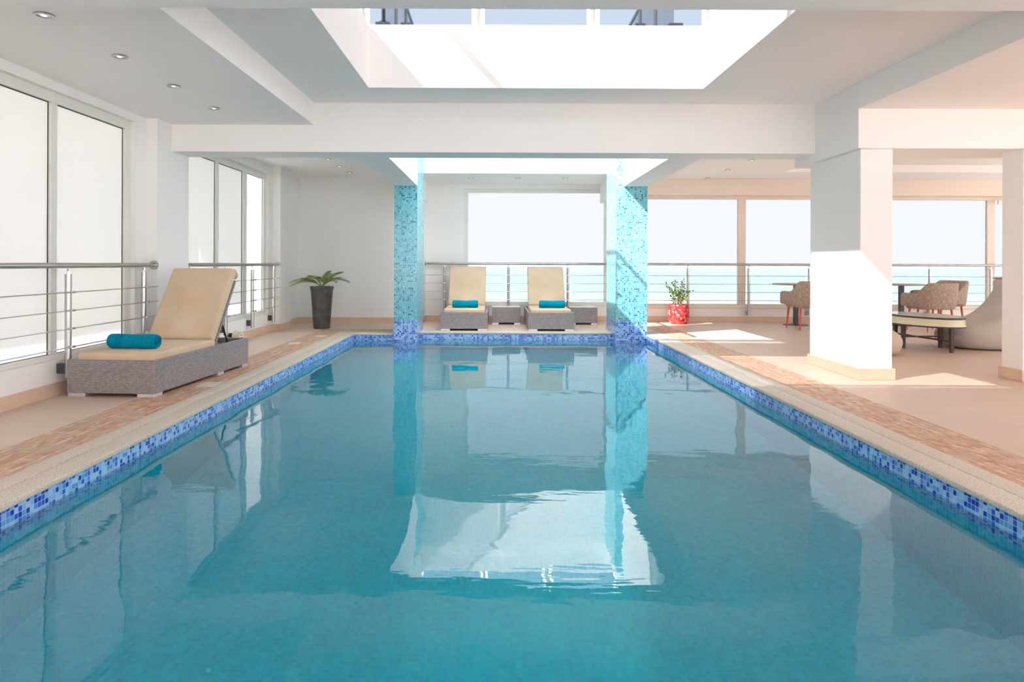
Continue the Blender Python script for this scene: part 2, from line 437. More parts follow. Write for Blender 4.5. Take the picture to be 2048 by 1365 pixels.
# pool basin
b = MB()
zt, zb, zm = -0.02, -1.35, -0.24
def wallring(b, z0, z1):
    th = 0.2
    b.box(PX0 - th, PX0, PY0 - th, PY1 + th, z0, z1); b.box(PX1, PX1 + th, PY0 - th, PYM + th, z0, z1)
    b.box(PX0, CLO + .05, PY1, PY1 + th, z0, z1); b.box(CLO + .05, PX1, PYM, PYM + th, z0, z1)
    b.box(PX0, PX1, PY0 - th, PY0, z0, z1)
wallring(b, zm, zt)
band = struct(b.build('trim_4', M['mos_blue']))
b = MB(); wallring(b, zb, zm); b.box(PX0 - .2, PX1 + .2, PY0 - .2, PYM + .2, zb - .2, zb)
pool = struct(b.build('pool_basin', M['mos_floor']))
e = 0.01
b = MB(); b.prism([(PX0 - e, PY0 - e), (PX1 + e, PY0 - e), (PX1 + e, 10.301), (CRI + .001, 10.301), (CRI + .001, PYM + e), (CLI - .001, PYM + e), (CLI - .001, 10.301), (CLO + .001, 10.301), (CLO + .001, PY1 + e), (PX0 - e, PY1 + e)], zb - e, WZ)
tag(b.build('pool_water', M['water']), 'clear turquoise water filling the long swimming pool', 'water', kind='stuff')

# ------------------------------------------------------------------ mosaic columns
def column(x0, x1, y0, y1, label):
    r = empty('mosaic_column', ((x0 + x1) / 2, (y0 + y1) / 2, -1.35))
    o = Vector(r.location)
    tag(r, label, 'column', 'tiled columns at the end of the pool')
    MB().box(x0 - o.x, x1 - o.x, y0 - o.y, y1 - o.y, 0.195 - o.z, 2.185 - o.z).build('aqua_shaft', M['mos_aqua'], r)
    MB().box(x0 - o.x, x1 - o.x, y0 - o.y, y1 - o.y, 0.0, 0.195 - o.z).build('blue_base', M['mos_blue'], r)
    return r
column(CLO, CLI, 10.30, 11.2, 'aqua mosaic column with blue base, narrower one nearer the potted palm')
column(CRI, 2.212, 10.30, 11.2, 'aqua mosaic column with blue base, wider one nearer the red plant pot')
for x0, x1, s in ((CLO, CLI, 1), (CRI, 2.212, -1)):   # tiled cheek carried up inside the light well
    b = MB()
    b.box(x0, x1, 10.30, 11.2, 2.185, TOP)
    struct(b.build('trim_5' if s > 0 else 'trim_6', M['mos_aqua']))

# ------------------------------------------------------------------ ceilings
b = MB()
OH = -5.4  # roof edge run out unseen past the left wall to shade its panes
b.box(OH, -1.887, -3, 7.2, 2.467, TOP)                     # lower soffit, left
b.box(-1.887, -1.21, -3, 7.2, 2.696, TOP)
b.box(1.93, 3.265, -3, 7.2, 2.696, TOP)
b.box(-1.21, 1.93, 6.57, 7.2, 2.696, TOP)
b.box(-1.21, 1.93, -3, 4.25, 2.696, TOP)
struct(b.build('ceiling', M['ceil']))
b = MB()
b.box(3.265, 11.9, -3, 6.33, 2.463, TOP); b.box(3.66, 11.9, 6.33, 6.9, 2.55, TOP)
b.box(OH, CLO, 7.59, 13.0, 2.53, TOP)
b.box(2.212, 4.71, 7.59, 13.0, 2.57, TOP); b.box(3.66, 4.71, 6.9, 7.59, 2.57, TOP)
b.box(CLO, 2.212, 11.2, 13.0, 2.49, TOP)
b.box(4.71, 11.9, 6.9, 11.48, 2.69, TOP); b.box(4.71, 11.9, 11.48, 13.0, 2.57, TOP)
struct(b.build('ceiling_rear', M['ceil']))
# beams
def beam(i, *a): return struct(MB().box(*a).build('trim_%d' % i, M['wall']))
beam(7, XL, 3.27, 7.2, 7.59, 2.19, TOP)
beam(8, XL - .1, 11.6, 2.74, 3.136, 2.19, 2.70)
beam(9, CLO, CLI, 7.59, 10.30, 2.19, TOP)
beam(10, 1.856, 2.212, 7.59, 10.30, 2.19, TOP)
b = MB()
b.box(3.265, 3.66, 6.33, 7.69, 2.105, TOP); b.box(3.66, 11.6, 6.33, 6.9, 2.105, 2.60)
struct(b.build('trim_11', M['wall']))
beam(12, -1.50, -1.256, 11.2, 12.75, 2.15, 2.6)
beam(13, 1.87, 2.2, 11.2, 12.75, 2.15, 2.6)
# fascia over the right-hand windows
struct(MB().box(2.2, 11.6, 12.52, 12.75, 2.29, 2.60).build('trim_14', M['warm']))

# ------------------------------------------------------------------ left wall
b = MB()
W0, W1 = XL - .22, XL
b.box(W0, W1, -3, 13.0, -.3, .275)
b.box(W0, W1, -3, 6.69, 2.39, 2.5); b.box(W0, W1, 7.62, 10.6, 2.39, 2.6)
b.box(W0, W1, -3, 0.2, .275, 2.39); b.box(W0, W1, 6.69, 7.68, .275, 2.5); b.box(W0, W1, 10.6, 13.0, .275, 2.6)
b.box(W1, -3.35, 6.9, 7.6, 0, 2.47); b.box(W1, -3.345, 10.8, 11.38, 0, 2.54)
struct(b.build('wall_left', M['wall']))
b = MB(); h = 0.10
for (x, y0, y1) in ((XL, -3, 6.885), (-3.35, 6.885, 7.615), (XL, 7.615, 10.785), (-3.345, 10.785, 11.395), (XL, 11.395, 12.19)):
    b.box(x, x + .016, y0, y1, 0, h)
for (y, s) in ((6.885, 1), (7.6, 1), (10.785, 1), (11.38, 1)): b.box(XL, -3.34, y, y + .015, 0, h)
struct(b.build('baseboard_left', M['tan']))

def wind(name, axis, pos, a0, a1, z0, z1, splits, fw, mats, gask=True, side=1, sill=None, fmat=None, zin=None, mid=()):
    """window in a plane: axis 'x' -> plane x=pos running along y; axis 'y' -> plane y=pos running along x"""
    r = empty(name, (pos, (a0 + a1) / 2, z0) if axis == 'x' else ((a0 + a1) / 2, pos, z0)); r['kind'] = 'structure'
    o = Vector(r.location)
    def bx(b, p0, p1, q0, q1, zz0, zz1, bev=0):
        if axis == 'x': b.box(p0 - o.x, p1 - o.x, q0 - o.y, q1 - o.y, zz0 - o.z, zz1 - o.z, bev)
        else: b.box(q0 - o.x, q1 - o.x, p0 - o.y, p1 - o.y, zz0 - o.z, zz1 - o.z, bev)
    ft, fb = (z1 - zin[1], zin[0] - z0) if zin else (fw, fw)
    b = MB(); t = 0.03
    bx(b, pos - t, pos + t, a0, a1, z0, z0 + fb, .004); bx(b, pos - t, pos + t, a0, a1, z1 - ft, z1, .004)
    edges = [a0 + fw] + [e for s_ in splits for e in s_] + [a1 - fw]
    bx(b, pos - t, pos + t, a0, a0 + fw, z0 + fb, z1 - ft, .004); bx(b, pos - t, pos + t, a1 - fw, a1, z0 + fb, z1 - ft, .004)
    for s0, s1 in splits: bx(b, pos - t, pos + t, s0, s1, z0 + fb, z1 - ft, .004)
    b.build('window_frame', fmat or M['frame'], r)
    if sill:
        b = MB(); bx(b, *sill); b.build('window_sill', fmat or M['frame'], r)
    for i in range(0, len(edges), 2):
        p0, p1 = edges[i], edges[i + 1]
        b = MB(); bx(b, pos - .004, pos + .004, p0 - .004, p1 + .004, z0 + fb - .004, z1 - ft + .004)
        pn = b.build('glass_pane', mats[(i // 2) % len(mats)], r)
        if gask:
            g = .007; b = MB(); q = pos + side * .008
            lo, hi = min(q, pos), max(q, pos)
            bx(b, lo, hi, p1 - g, p1, z0 + fb, z1 - ft); bx(b, lo, hi, p0, p1, z1 - ft - g, z1 - ft)
            bx(b, lo, hi, p0, p1, z0 + fb, z0 + fb + g * .6)
            b.build('gasket', M['gasket'], r)
    return r
sp1 = [(1.21, 1.29), (2.28, 2.36), (3.35, 3.43), (4.42, 4.50), (5.49, 5.57)]
wind('window_1', 'x', XL - .07, 0.2, 6.69, .275, 2.39, sp1, .11, [M['frost']], zin=(.317, 2.306))
wind('window_2', 'x', XL - .07, 7.68, 10.6, .275, 2.39, [(8.72, 8.80), (9.65, 9.79)], .11, [M['frost'], M['frost_grey'], M['frost_sunlit']], zin=(.33, 2.306))

# ------------------------------------------------------------------ far wall
b = MB()
b.box(-3.7, -1.30, 12.19, 12.95, -.3, 2.6)
b.box(-1.30, 11.6, DF, 12.95, -.3, .29); b.box(-1.30, -.60, DF, 12.95, .29, 2.6)
b.box(-.60, 2.02, DF, 12.95, 2.40, 2.6); b.box(2.02, 2.19, DF, 12.95, .29, 2.6)
struct(b.build('wall_far', M['wall']))
struct(MB().box(2.19, 11.6, DF, 12.95, 2.285, 2.6).build('wall_far_head', M['warm']))
b = MB(); b.box(-3.46, -1.285, 12.174, 12.19, 0, .10); b.box(-1.30, -1.284, 12.19, DF, 0, .10); b.box(-1.284, 11.6, DF - .016, DF, 0, .10)
struct(b.build('baseboard_far', M['tan']))
wind('window_3', 'y', DF + .06, -.60, 2.02, .29, 2.40, [], .07, [M['glass']], gask=False, zin=(.35, 2.335), sill=(DF - .012, DF + .1, -.62, 2.02, .27, .30))
sp4 = [(4.39, 4.53), (6.66, 6.80), (8.93, 9.07)]
wind('window_4', 'y', DF + .06, 2.19, 11.6, .27, 2.285, sp4, .06, [M['glass']], gask=False, zin=(.322, 2.230), sill=(DF - .012, DF + .1, 2.19, 11.6, .235, .27), fmat=M['warm'])
# blind cassette behind the far right pane
struct(MB().box(9.07, 11.5, 12.66, 12.70, 2.15, 2.22).build('trim_15', M['frame']))
# wall right + back (daylight openings outside the frame)
b = MB(); b.box(11.6, 11.8, -3, 13.0, -.3, .3); b.box(11.6, 11.8, -3, 13, 2.40, 2.7)
for y in (-3, 1, 5, 9, 12.8): b.box(11.6, 11.8, y, y + .2, .3, 2.4)
struct(b.build('wall_right', M['wall']))
b = MB(); b.box(-3.7, 11.8, -3.2, -3, -.3, .1); b.box(-3.7, 11.8, -3.2, -3, 2.42, 2.7)
for x in (-3.7, -0.2, 3.8, 7.8, 11.6): b.box(x, x + .2, -3.2, -3, .1, 2.42)
struct(b.build('wall_back', M['wall']))
for i, x in enumerate((-3.5, 0.0, 4.0, 8.0)):
    wind('window_%d' % (5 + i), 'y', -3.1, x, (-0.2, 3.8, 7.8, 11.6)[i], .1, 2.42, [], .05, [M['glass_clear']], gask=False)
for i, y in enumerate((-2.8, 1.2, 5.2, 9.2)):
    wind('window_%d' % (9 + i), 'x', 11.7, y, (1, 5, 9, 12.8)[i], .3, 2.4, [], .05, [M['glass_clear']], gask=False)

# ------------------------------------------------------------------ right piers
def pier(x0, x1, y0, y1, top, label):
    r = empty('square_pillar', ((x0 + x1) / 2, (y0 + y1) / 2, 0)); o = r.location
    tag(r, label, 'pillar', 'white pillars of the lounge side')
    a = (x0 - o.x, x1 - o.x, y0 - o.y, y1 - o.y)
    MB().box(*a, 0, top, .006).build('shaft', M['wall'], r)
    MB().box(a[0] - .02, a[1] + .02, a[2] - .02, a[3] + .02, 0, .105, .004).build('skirting', M['tan'], r)
pier(3.31, 3.605, 6.38, 7.40, 2.105, 'broad white pillar with tan skirting standing between pool and lounge')
pier(4.735, 5.25, 6.30, 6.565, 2.105, 'white pillar with tan skirting at the right edge, beside the large grey beanbag')

# ------------------------------------------------------------------ stainless railings
def railing(axis, pos, a0, a1, posts, end0, end1, label, s=1):
    """axis 'x': runs along y at x=pos ; s = side of the rods"""
    r = empty('steel_railing', (pos, a0, 0) if axis == 'x' else (a0, pos, 0)); tag(r, label, 'railing')
    o = r.location
    P = (lambda a, c, z: Vector((pos + c, a, z)) - o) if axis == 'x' else (lambda a, c, z: Vector((a, pos + c, z)) - o)
    HZ = 1.02 if axis == 'x' else 1.045
    b = MB().tube(P(a0, 0, HZ), P(a1, 0, HZ), .0215, seg=24)
    hr = b.build('handrail', M['steel'], r, True)
    for e, on in ((a0, end0), (a1, end1)):
        if on:
            q = -1 if e == a1 else 1
            MB().tube(P(e, 0, HZ), P(e + q * .012, 0, HZ), .045, seg=28).tube(P(e, 0, HZ), P(e + q * .03, 0, HZ), .028, seg=24).build('wall_flange', M['steel'], hr, True)
    zs = (.81, .667, .525, .38) if axis == 'x' else (.838, .69, .543, .395)
    for z in zs:
        MB().tube(P(a0, s * .04, z), P(a1, s * .04, z), .0045, seg=8).build('rod', M['steel'], r, True)
    for a in posts:
        p = MB().tube(P(a, 0, .14), P(a, 0, HZ - .075), .024, seg=20).tube(P(a, 0, HZ - .075), P(a, 0, HZ - .068), .026, seg=20).build('post', M['steel'], r, True)
        MB().tube(P(a, 0, HZ - .07), P(a, 0, HZ - .045), .008, seg=10).tube(P(a, 0, HZ - .045), P(a, 0, HZ - .018), .014, .008, seg=12).build('swivel', M['chrome'], p, True)
        for z in zs:
            MB().tube(P(a - .02, s * .04, z), P(a + .02, s * .04, z), .010, seg=12).tube(P(a, s * .02, z), P(a, s * .04, z), .006, seg=8).build('rod_clamp', M['chrome'], p, True)
        b = MB()
        lo, hi = sorted((-s * .078, -s * .015))
        if axis == 'x': b.box(pos + lo - o.x, pos + hi - o.x, a - .022 - o.y, a + .022 - o.y, .17, .25, .004)
        else: b.box(a - .035 - o.x, a + .035 - o.x, pos + lo - o.y, pos + hi - o.y, .13, .20, .004)
        b.build('bracket', M['iron'] if axis == 'x' else M['steel'], p)
    return r
railing('x', -3.38, 0.4, 6.9, [0.9, 2.05, 3.2, 4.36, 5.52, 6.70], False, True, 'stainless steel railing with four rods in front of the near left windows')
railing('x', -3.385, 7.66, 10.8, [7.72, 8.73, 9.69, 10.60], False, True, 'stainless steel railing in front of the far left windows, behind the near lounger')
railing('y', 12.62, -1.30, 2.05, [-.94, .21, 1.28], True, False, 'stainless steel railing behind the pair of loungers', -1)
railing('y', 12.62, 2.20, 11.5, [2.35, 3.445, 4.54, 5.63, 6.72, 7.80, 8.90, 10.0, 11.1], False, False, 'long stainless steel railing in front of the right sea windows', -1)

# ------------------------------------------------------------------ sun loungers
def lounger():
    r = empty('sun_lounger', (0, 0, 0)); W = .355; L = 1.72
    # woven frame: four rails and deck
    b = MB()
    b.box(-W, W, 0, .04, .028, .285, .006); b.box(-W, W, L - .04, L, .028, .285, .006)
    b.box(-W, -W + .035, .03, L - .03, .028, .285, .006); b.box(W - .035, W, .03, L - .03, .028, .285, .006)
    b.box(-W + .03, W - .03, .03, L - .03, .20, .235)
    b.build('wicker_base', M['wick'], r)
    for y in (0.005, L * .62, L - .125):
        for s in (-1, 1):
            x = s * (W - .075)
            MB().box(x - .07, x + .07, y, y + .12, 0, .03, .004).build('foot', M['alu'], r)
    # seat cushion
    b = MB().box(-W + .042, W - .042, .05, 1.10, .236, .338, .028, 4)
    b.build('seat_cushion', M['cush'], r, True)
    # backrest
    ang = math.radians(54)
    R = Matrix.Translation((0, 1.09, .300)) @ Matrix.Rotation(ang, 4, 'X')   # local: +y runs up the back, +z to the front
    bw = W - .045
    b = MB().box(-bw, bw, 0.0, .80, 0.0, .095, .03, 4, R)
    bc = b.build('back_cushion', M['cush'], r, True)
    b = MB().box(-bw + .004, bw - .004, .745, .815, -.05, .05, .022, 4, R)
    b.build('cushion_flap', M['cush_dark'], bc, True)
    b = MB().box(-bw + .002, bw - .002, .0, .71, -.034, -.004, .004, 2, R)
    b.build('wicker_backrest', M['wick'], r)
    for s in (-1, 1):
        p = R @ Vector((s * (bw - .03), .26, -.03))
        MB().tube(p, (s * (bw - .03), p.y + .16, .24), .009, seg=8).build('support_strut', M['black'], r)
    return r
L0 = lounger()
G = 'wicker sun loungers'
L0.location = (-2.99, 5.42, 0); L0.rotation_euler = (0, 0, -.066)
tag(L0, 'grey wicker sun lounger with sand cushions, the near one by the left windows', 'sun lounger', G)
L1 = copy_tree(L0); L1.location = (-.512, 10.87, 0); L1.rotation_euler = (0, 0, 0); L1.scale = (1.025, .98, 1)
tag(L1, 'grey wicker sun lounger at the pool end, left one of the pair', 'sun lounger', G)
L2 = copy_tree(L0); L2.location = (.845, 10.85, 0); L2.rotation_euler = (0, 0, 0.0); L2.scale = (1.01, .98, 1)
tag(L2, 'grey wicker sun lounger at the pool end, right one of the pair', 'sun lounger', G)

# rolled towels
def towel(L, R):
    r = empty('rolled_towel', (0, 0, 0))
    prof = [(R * .55, -L / 2), (R * .86, -L / 2 - .002), (R * .97, -L / 2 + .012), (R * 1.0, -L / 2 + .05), (R * .985, -.05), (R * 1.0, .02), (R * 1.0, L / 2 - .05), (R * .96, L / 2 - .012), (R * .86, L / 2 + .002), (R * .55, L / 2)]
    b = MB(); rs = []
    for rad, x in prof:
        rs.append([Vector((x, rad * math.cos(a) * 1.03, rad * .94 * math.sin(a) + R * .94 + .004 * math.sin(3 * a + x * 20))) for a in [2 * PI * j / 36 for j in range(36)]])
    b.rings(rs); b.build('towel_roll', M['towel'], r, True)
    for x in (-L * .29, -L * .20):   # woven border bands
        b = MB(); rs = []
        for dx in (-.008, .008):
            rs.append([Vector((x + dx, R * 1.045 * math.cos(a), R * .955 * math.sin(a) + R * .94)) for a in [2 * PI * j / 36 for j in range(36)]])
        b.rings(rs); b.build('border_band', M['towel2'], r, True)
    for s in (-1, 1):                # spiral end
        pts = []
        for i in range(56):
            a = i * .36; q = R * (.08 + .80 * i / 55)
            pts.append((s * (L / 2 + .002), q * math.cos(a), q * .93 * math.sin(a) + R * .94))
        MB().path(pts, .0045, 6).build('rolled_edge', M['towel2'], r, True)
    return r
T0 = towel(.40, .062); T0.location = (-2.985, 5.76, .3385); T0.rotation_euler = (0, 0, -.07)
tag(T0, 'rolled turquoise towel on the near lounger by the left windows', 'towel', 'rolled turquoise towels')
T1 = copy_tree(T0); T1.location = (-.505, 11.20, .3385); T1.rotation_euler = (0, 0, 0)
tag(T1, 'rolled turquoise towel on the left one of the two loungers at the pool end', 'towel', 'rolled turquoise towels')
T2 = copy_tree(T0); T2.location = (.885, 11.22, .3385); T2.rotation_euler = (0, 0, 0)
tag(T2, 'rolled turquoise towel on the right one of the two loungers at the pool end', 'towel', 'rolled turquoise towels')

def side_table():
    r = empty('wicker_side_table', (0, 0, 0)); W = .2425
    MB().box(-W, W, 0, .44, .03, .295, .006).build('wicker_body', M['wick'], r)
    MB().box(-W + .004, W - .004, .004, .436, .296, .306, .003).build('table_top', M['top_glass'], r)
    for x in (-1, 1):
        for y in (.005, .33):
            MB().box(x * W - (.11 if x > 0 else 0), x * W + (0 if x > 0 else .11), y, y + .10, 0, .03, .003).build('foot', M['alu'], r)
    return r
A = side_table(); A.location = (.164, 12.0, 0)
tag(A, 'low grey wicker side table between the two loungers', 'side table', 'wicker side tables')
B = copy_tree(A); B.location = (1.485, 12.0, 0)
tag(B, 'low grey wicker side table right of the loungers, half hidden behind one', 'side table', 'wicker side tables')

# ------------------------------------------------------------------ potted palm
r = empty('potted_palm', (-2.80, 11.2, 0)); tag(r, 'tall charcoal tapered planter with a small spreading palm by the far wall', 'potted plant')
MB().lathe([(.125, 0), (.130, .01), (.172, .60), (.176, .625), (.186, .635), (.186, .672), (.172, .672), (.165, .655), (.01, .655)], seg=48).build('planter', M['pot'], r, True)
MB().lathe([(.162, .640), (.162, .658), (.09, .668), (.01, .672)], seg=24).build('soil', M['soil'], r, True)
def frond(tip, rise, name='frond'):
    tip = Vector(tip); b = MB(); n = 40; pts = []
    for i in range(n + 1):
        t = i / n
        p = tip * t; p.z = tip.z * t + rise * 4 * t * (1 - t) * (1.1 - .35 * t); pts.append(p + Vector((0, 0, .66)))
    b.path(pts, .0075, 6, .25)
    for i in range(6, n + 1):
        t = i / n; p = pts[i]; tg = (pts[min(i + 1, n)] - pts[i - 1]).normalized()
        side = tg.cross(Vector((0, 0, 1)))
        side = side.normalized() if side.length > .05 else Vector((1, 0, 0))
        ln = .105 * (math.sin(PI * min(1, (.12 + t * .88))) ** .6 * .9 + .12)
        up = side.cross(tg)
        for s in (-1, 1):
            dr = (tg * .62 + side * s * .8 + up * .45).normalized()
            e = p + dr * ln + Vector((0, 0, -.006)); wv = tg * .0042
            m_ = p + dr * ln * .55 + Vector((0, 0, .006))
            b.poly([p - wv * .6, m_ - wv, e, m_ + wv, p + wv * .6])
    return b.build(name, M['leaf'], r)
for tip, rise in (((-.50, -.05, .06), .085), ((-.44, -.22, .01), .085), ((-.30, .14, .10), .10), ((.15, -.02, .245), .04), ((.33, .05, .23), .05), ((.46, -.08, .07), .09), ((-.08, -.30, .12), .07), ((.10, .25, .2), .05), ((.28, -.2, .07), .08)):
    frond(tip, rise)

# red pot with shrub
r = empty('potted_shrub', (3.185, 12.27, 0)); tag(r, 'red textured round pot holding a leafy green shrub in front of the sea windows', 'potted plant')
MB().lathe([(.115, 0), (.150, .02), (.178, .075), (.184, .15), (.182, .25), (.172, .325), (.176, .345), (.160, .345), (.156, .32), (.01, .32)], seg=48).build('pot', M['redpot'], r, True)
MB().lathe([(.154, .30), (.154, .325), (.01, .335)], seg=24).build('soil', M['soil'], r, True)
tips = [(-.225, .37), (-.117, .37), (-.04, .41), (.11, .42), (.15, .27), (.21, .26), (-.15, .11), (.04, .27), (.14, .12), (.0, .18), (-.09, .24), (.19, .17), (-.18, .30), (.08, .33)]
leafs = MB()
for x, z in tips:
    y = random.uniform(-.13, .13) ; p0 = Vector((x * .18, y * .2, .32)); p2 = Vector((x, y, .34 + z)); p1 = Vector((x * .45, y * .5, .34 + z * .62))
    pts = [(p0 * (1 - t) ** 2 + p1 * 2 * t * (1 - t) + p2 * t * t) for t in [i / 8 for i in range(9)]]
    MB().path(pts, .007, 6, .4).build('stem', M['stem'], r, True)
    n = int(10 + z * 34)
    for i in range(n):
        t = .30 + .70 * i / n
        p = p0 * (1 - t) ** 2 + p1 * 2 * t * (1 - t) + p2 * t * t
        d = Vector((random.uniform(-1, 1), random.uniform(-1, 1), random.uniform(-.5, .9))).normalized()
        c = p + d * .018; side = d.cross(Vector((random.random(), random.random(), random.random()))).normalized(); ln = random.uniform(.026, .042); wd = ln * .42
        leafs.poly([c, c + d * ln * .35 + side * wd, c + d * ln * .8 + side * wd * .8, c + d * ln * 1.1, c + d * ln * .8 - side * wd * .8, c + d * ln * .35 - side * wd])
leafs.build('foliage', M['leaf2'], r)

# ------------------------------------------------------------------ tub chairs
def tub_chair():
    r = empty('tub_chair', (0, 0, 0)); n = 48; rs = []       # faces +y, back at -y
    for i in range(n + 1):
        t = -1 + 2 * i / n; a = abs(t)
        # plan curve of the shell
        if a > .52:
            q = (a - .52) / .48; x = .295 + .012 * q; y = -.10 + .38 * q; nx_, ny_ = 1, 0
        else:
            ph = a / .52 * PI / 2; ex = 2.6
            x = .295 * (abs(math.sin(ph)) ** (2 / ex)); y = -.10 - .20 * (abs(math.cos(ph)) ** (2 / ex)); nx_, ny_ = math.sin(ph), -math.cos(ph)
        sg = 1 if t >= 0 else -1; x *= sg; nx_ *= sg
        k1 = min(1, max(0, (a - .34) / .26)); k1 = k1 * k1 * (3 - 2 * k1)
        top = .785 * (1 - k1) + .615 * k1
        bk = 1 - k1; lean = .075 * bk; bot = .375 + (.03 * (1 - bk))
        if a > .95: top -= .012 * ((a - .95) / .05)
        th = .052
        c0 = Vector((x, y, 0)); nrm = Vector((nx_, ny_, 0))
        ring = []
        prof = [(0, bot), (.012, bot - .008), (.03, bot + .02), (.03, (bot + top) / 2), (.028, top - .03), (.015, top - .006), (-.0, top), (-.02, top - .006), (-.03, top - .03), (-.028, (bot + top) / 2), (-.026, bot + .03), (-.012, bot)]
        for o_, z in prof:
            f = (z - bot) / (top - bot); sh = Vector((0, -lean * f, 0))
            ring.append(c0 + nrm * o_ + sh + Vector((0, 0, z)))
        rs.append(ring)
    MB().rings(rs).build('shell', M['tweed'], r, True)
    MB().box(-.262, .262, -.26, .265, .355, .465, .03, 3).build('seat', M['tweed'], r, True)
    for sx in (-1, 1):
        for sy in (-1, 1):
            x, y = sx * .235, (.20 if sy > 0 else -.21)
            MB().tube((x * 1.04, y + sy * .035, 0), (x * .95, y, .37), .010, .019, seg=10).build('leg', M['orange'], r, True)
    return r
C0 = tub_chair(); GC = 'woven tub chairs at the lounge tables'
C0.location = (5.05, 11.36, 0); C0.rotation_euler = (0, 0, math.radians(2))
tag(C0, 'woven tub chair with orange legs, half hidden by the broad pillar', 'chair', GC)
C1 = copy_tree(C0); C1.scale = (.93, .93, .98); C1.location = (6.90, 11.15, 0); C1.rotation_euler = (0, 0, math.radians(8))
tag(C1, 'brown woven tub chair seen from behind, just beyond the oval coffee table', 'chair', GC)
C2 = copy_tree(C0); C2.location = (7.50, 11.86, 0); C2.rotation_euler = (0, 0, math.radians(104))
tag(C2, 'brown woven tub chair facing left beside the railing, farthest behind the coffee table', 'chair', GC)

def cafe_table():
    r = empty('round_cafe_table', (0, 0, 0))
    MB().lathe([(.36, .695), (.385, .70), (.385, .715), (.36, .72), (.01, .72)], seg=48).build('table_top', M['oak'], r, True)
    MB().box(-.035, .035, -.035, .035, .02, .70, .004).build('stem', M['iron'], r)
    MB().lathe([(.21, 0), (.21, .008), (.06, .026), (.01, .028)], seg=36).build('base_disc', M['iron'], r, True)
    return r
D0 = cafe_table(); D0.location = (5.18, 12.13, 0)
tag(D0, 'round pedestal table with thin brown top, left of the broad pillar by the railing', 'table', 'round pedestal tables')
D1 = copy_tree(D0); D1.location = (7.0, 12.12, 0)
tag(D1, 'round pedestal table with thin brown top, right of the broad pillar behind the tub chair', 'table', 'round pedestal tables')

# oval coffee table
r = empty('oval_coffee_table', (5.375, 8.85, 0), math.radians(6)); tag(r, 'oval coffee table with cream fluted rim and dark wooden legs', 'coffee table')
def oval(a, b_, prof, name, mat):
    MB().lathe(prof, seg=72, sx=a, sy=b_).build(name, mat, r, True)
oval(.345, .60, [(1.0, .402), (1.015, .406), (1.015, .416), (1.0, .420), (.01, .420)], 'table_top', M['darkwood'])
oval(.345, .60, [(.97, .312), (1.0, .314), (1.0, .330), (.975, .338), (.99, .350), (.99, .362), (.97, .370), (.985, .380), (.985, .395), (.97, .402), (.01, .402)], 'fluted_rim', M['cream_rim'])
oval(.345, .60, [(.98, .296), (1.0, .298), (1.0, .310), (.98, .314), (.01, .314)], 'lower_band', M['darkwood'])
for x, y in ((0, -.50), (0, .50), (-.25, 0), (.25, 0)):
    k_ = .023
    MB().rings([[Vector((x + sx * q, y + sy * q, z)) for sx, sy in ((-1, -1), (1, -1), (1, 1), (-1, 1))] for q, z in ((.016, 0), (k_ * .8, .12), (k_, .297))]).build('leg', M['darkwood'], r)
MB().box(-.01, .01, -.49, .49, .125, .145).build('stretcher', M['darkwood'], r)
MB().box(-.24, .24, -.01, .01, .135, .155).build('stretcher', M['darkwood'], r)
oval(.31, .565, [(1.0, .4185), (1.0, .4225), (.01, .4225)], 'glass_inlay', M['top_glass'])

# beanbags
def beanbag(mat):
    r = empty('beanbag_lounger', (0, 0, 0))
    # (z, x-left, x-right, half width)
    pr = [(0.0, -.42, .44, .36), (.03, -.50, .50, .41), (.10, -.56, .55, .44), (.18, -.565, .57, .45), (.25, -.50, .57, .44), (.31, -.36, .56, .42), (.37, -.16, .55, .39), (.45, -.03, .53, .34),
          (.55, .06, .50, .28), (.65, .12, .46, .22), (.73, .155, .42, .165), (.78, .15, .405, .15), (.84, .14, .40, .15), (.88, .16, .38, .12)]
    rs = []
    for z, a, c, hw in pr:
        cx, rx = (a + c) / 2, (c - a) / 2
        ring = []
        for j in range(36):
            th = 2 * PI * j / 36; cc, ss = math.cos(th), math.sin(th)
            ex = .82
            ring.append(Vector((cx + rx * math.copysign(abs(cc) ** ex, cc), hw * math.copysign(abs(ss) ** ex, ss), z + .008 * math.sin(5 * th) * (1 if .05 < z < .8 else 0))))
        rs.append(ring)
    MB().rings(rs).build('bag_body', mat, r, True, sub=1)
    for s in (-1, 1):    # side seam
        pts = [Vector((a + (c - a) * .52, s * (hw + .001), z)) for z, a, c, hw in pr[1:-1]]
        MB().path(pts, .004, 6).build('seam', M['cush_dark'], r, True)
    MB().box(.17, .37, -.10, .10, .872, .892, .006).build('handle', M['tweed'], r)
    return r
E0 = beanbag(M['fabric_grey']); E0.location = (6.22, 8.92, 0)
tag(E0, 'large pale grey beanbag seat with high pointed back beside the coffee table', 'beanbag')
E1 = beanbag(M['fabric_sand']); E1.location = (4.28, 8.35, 0); E1.scale = (.85, 1, 1); E1.rotation_euler = (0, 0, PI)
tag(E1, 'sand coloured beanbag seat mostly hidden behind the broad pillar', 'beanbag')

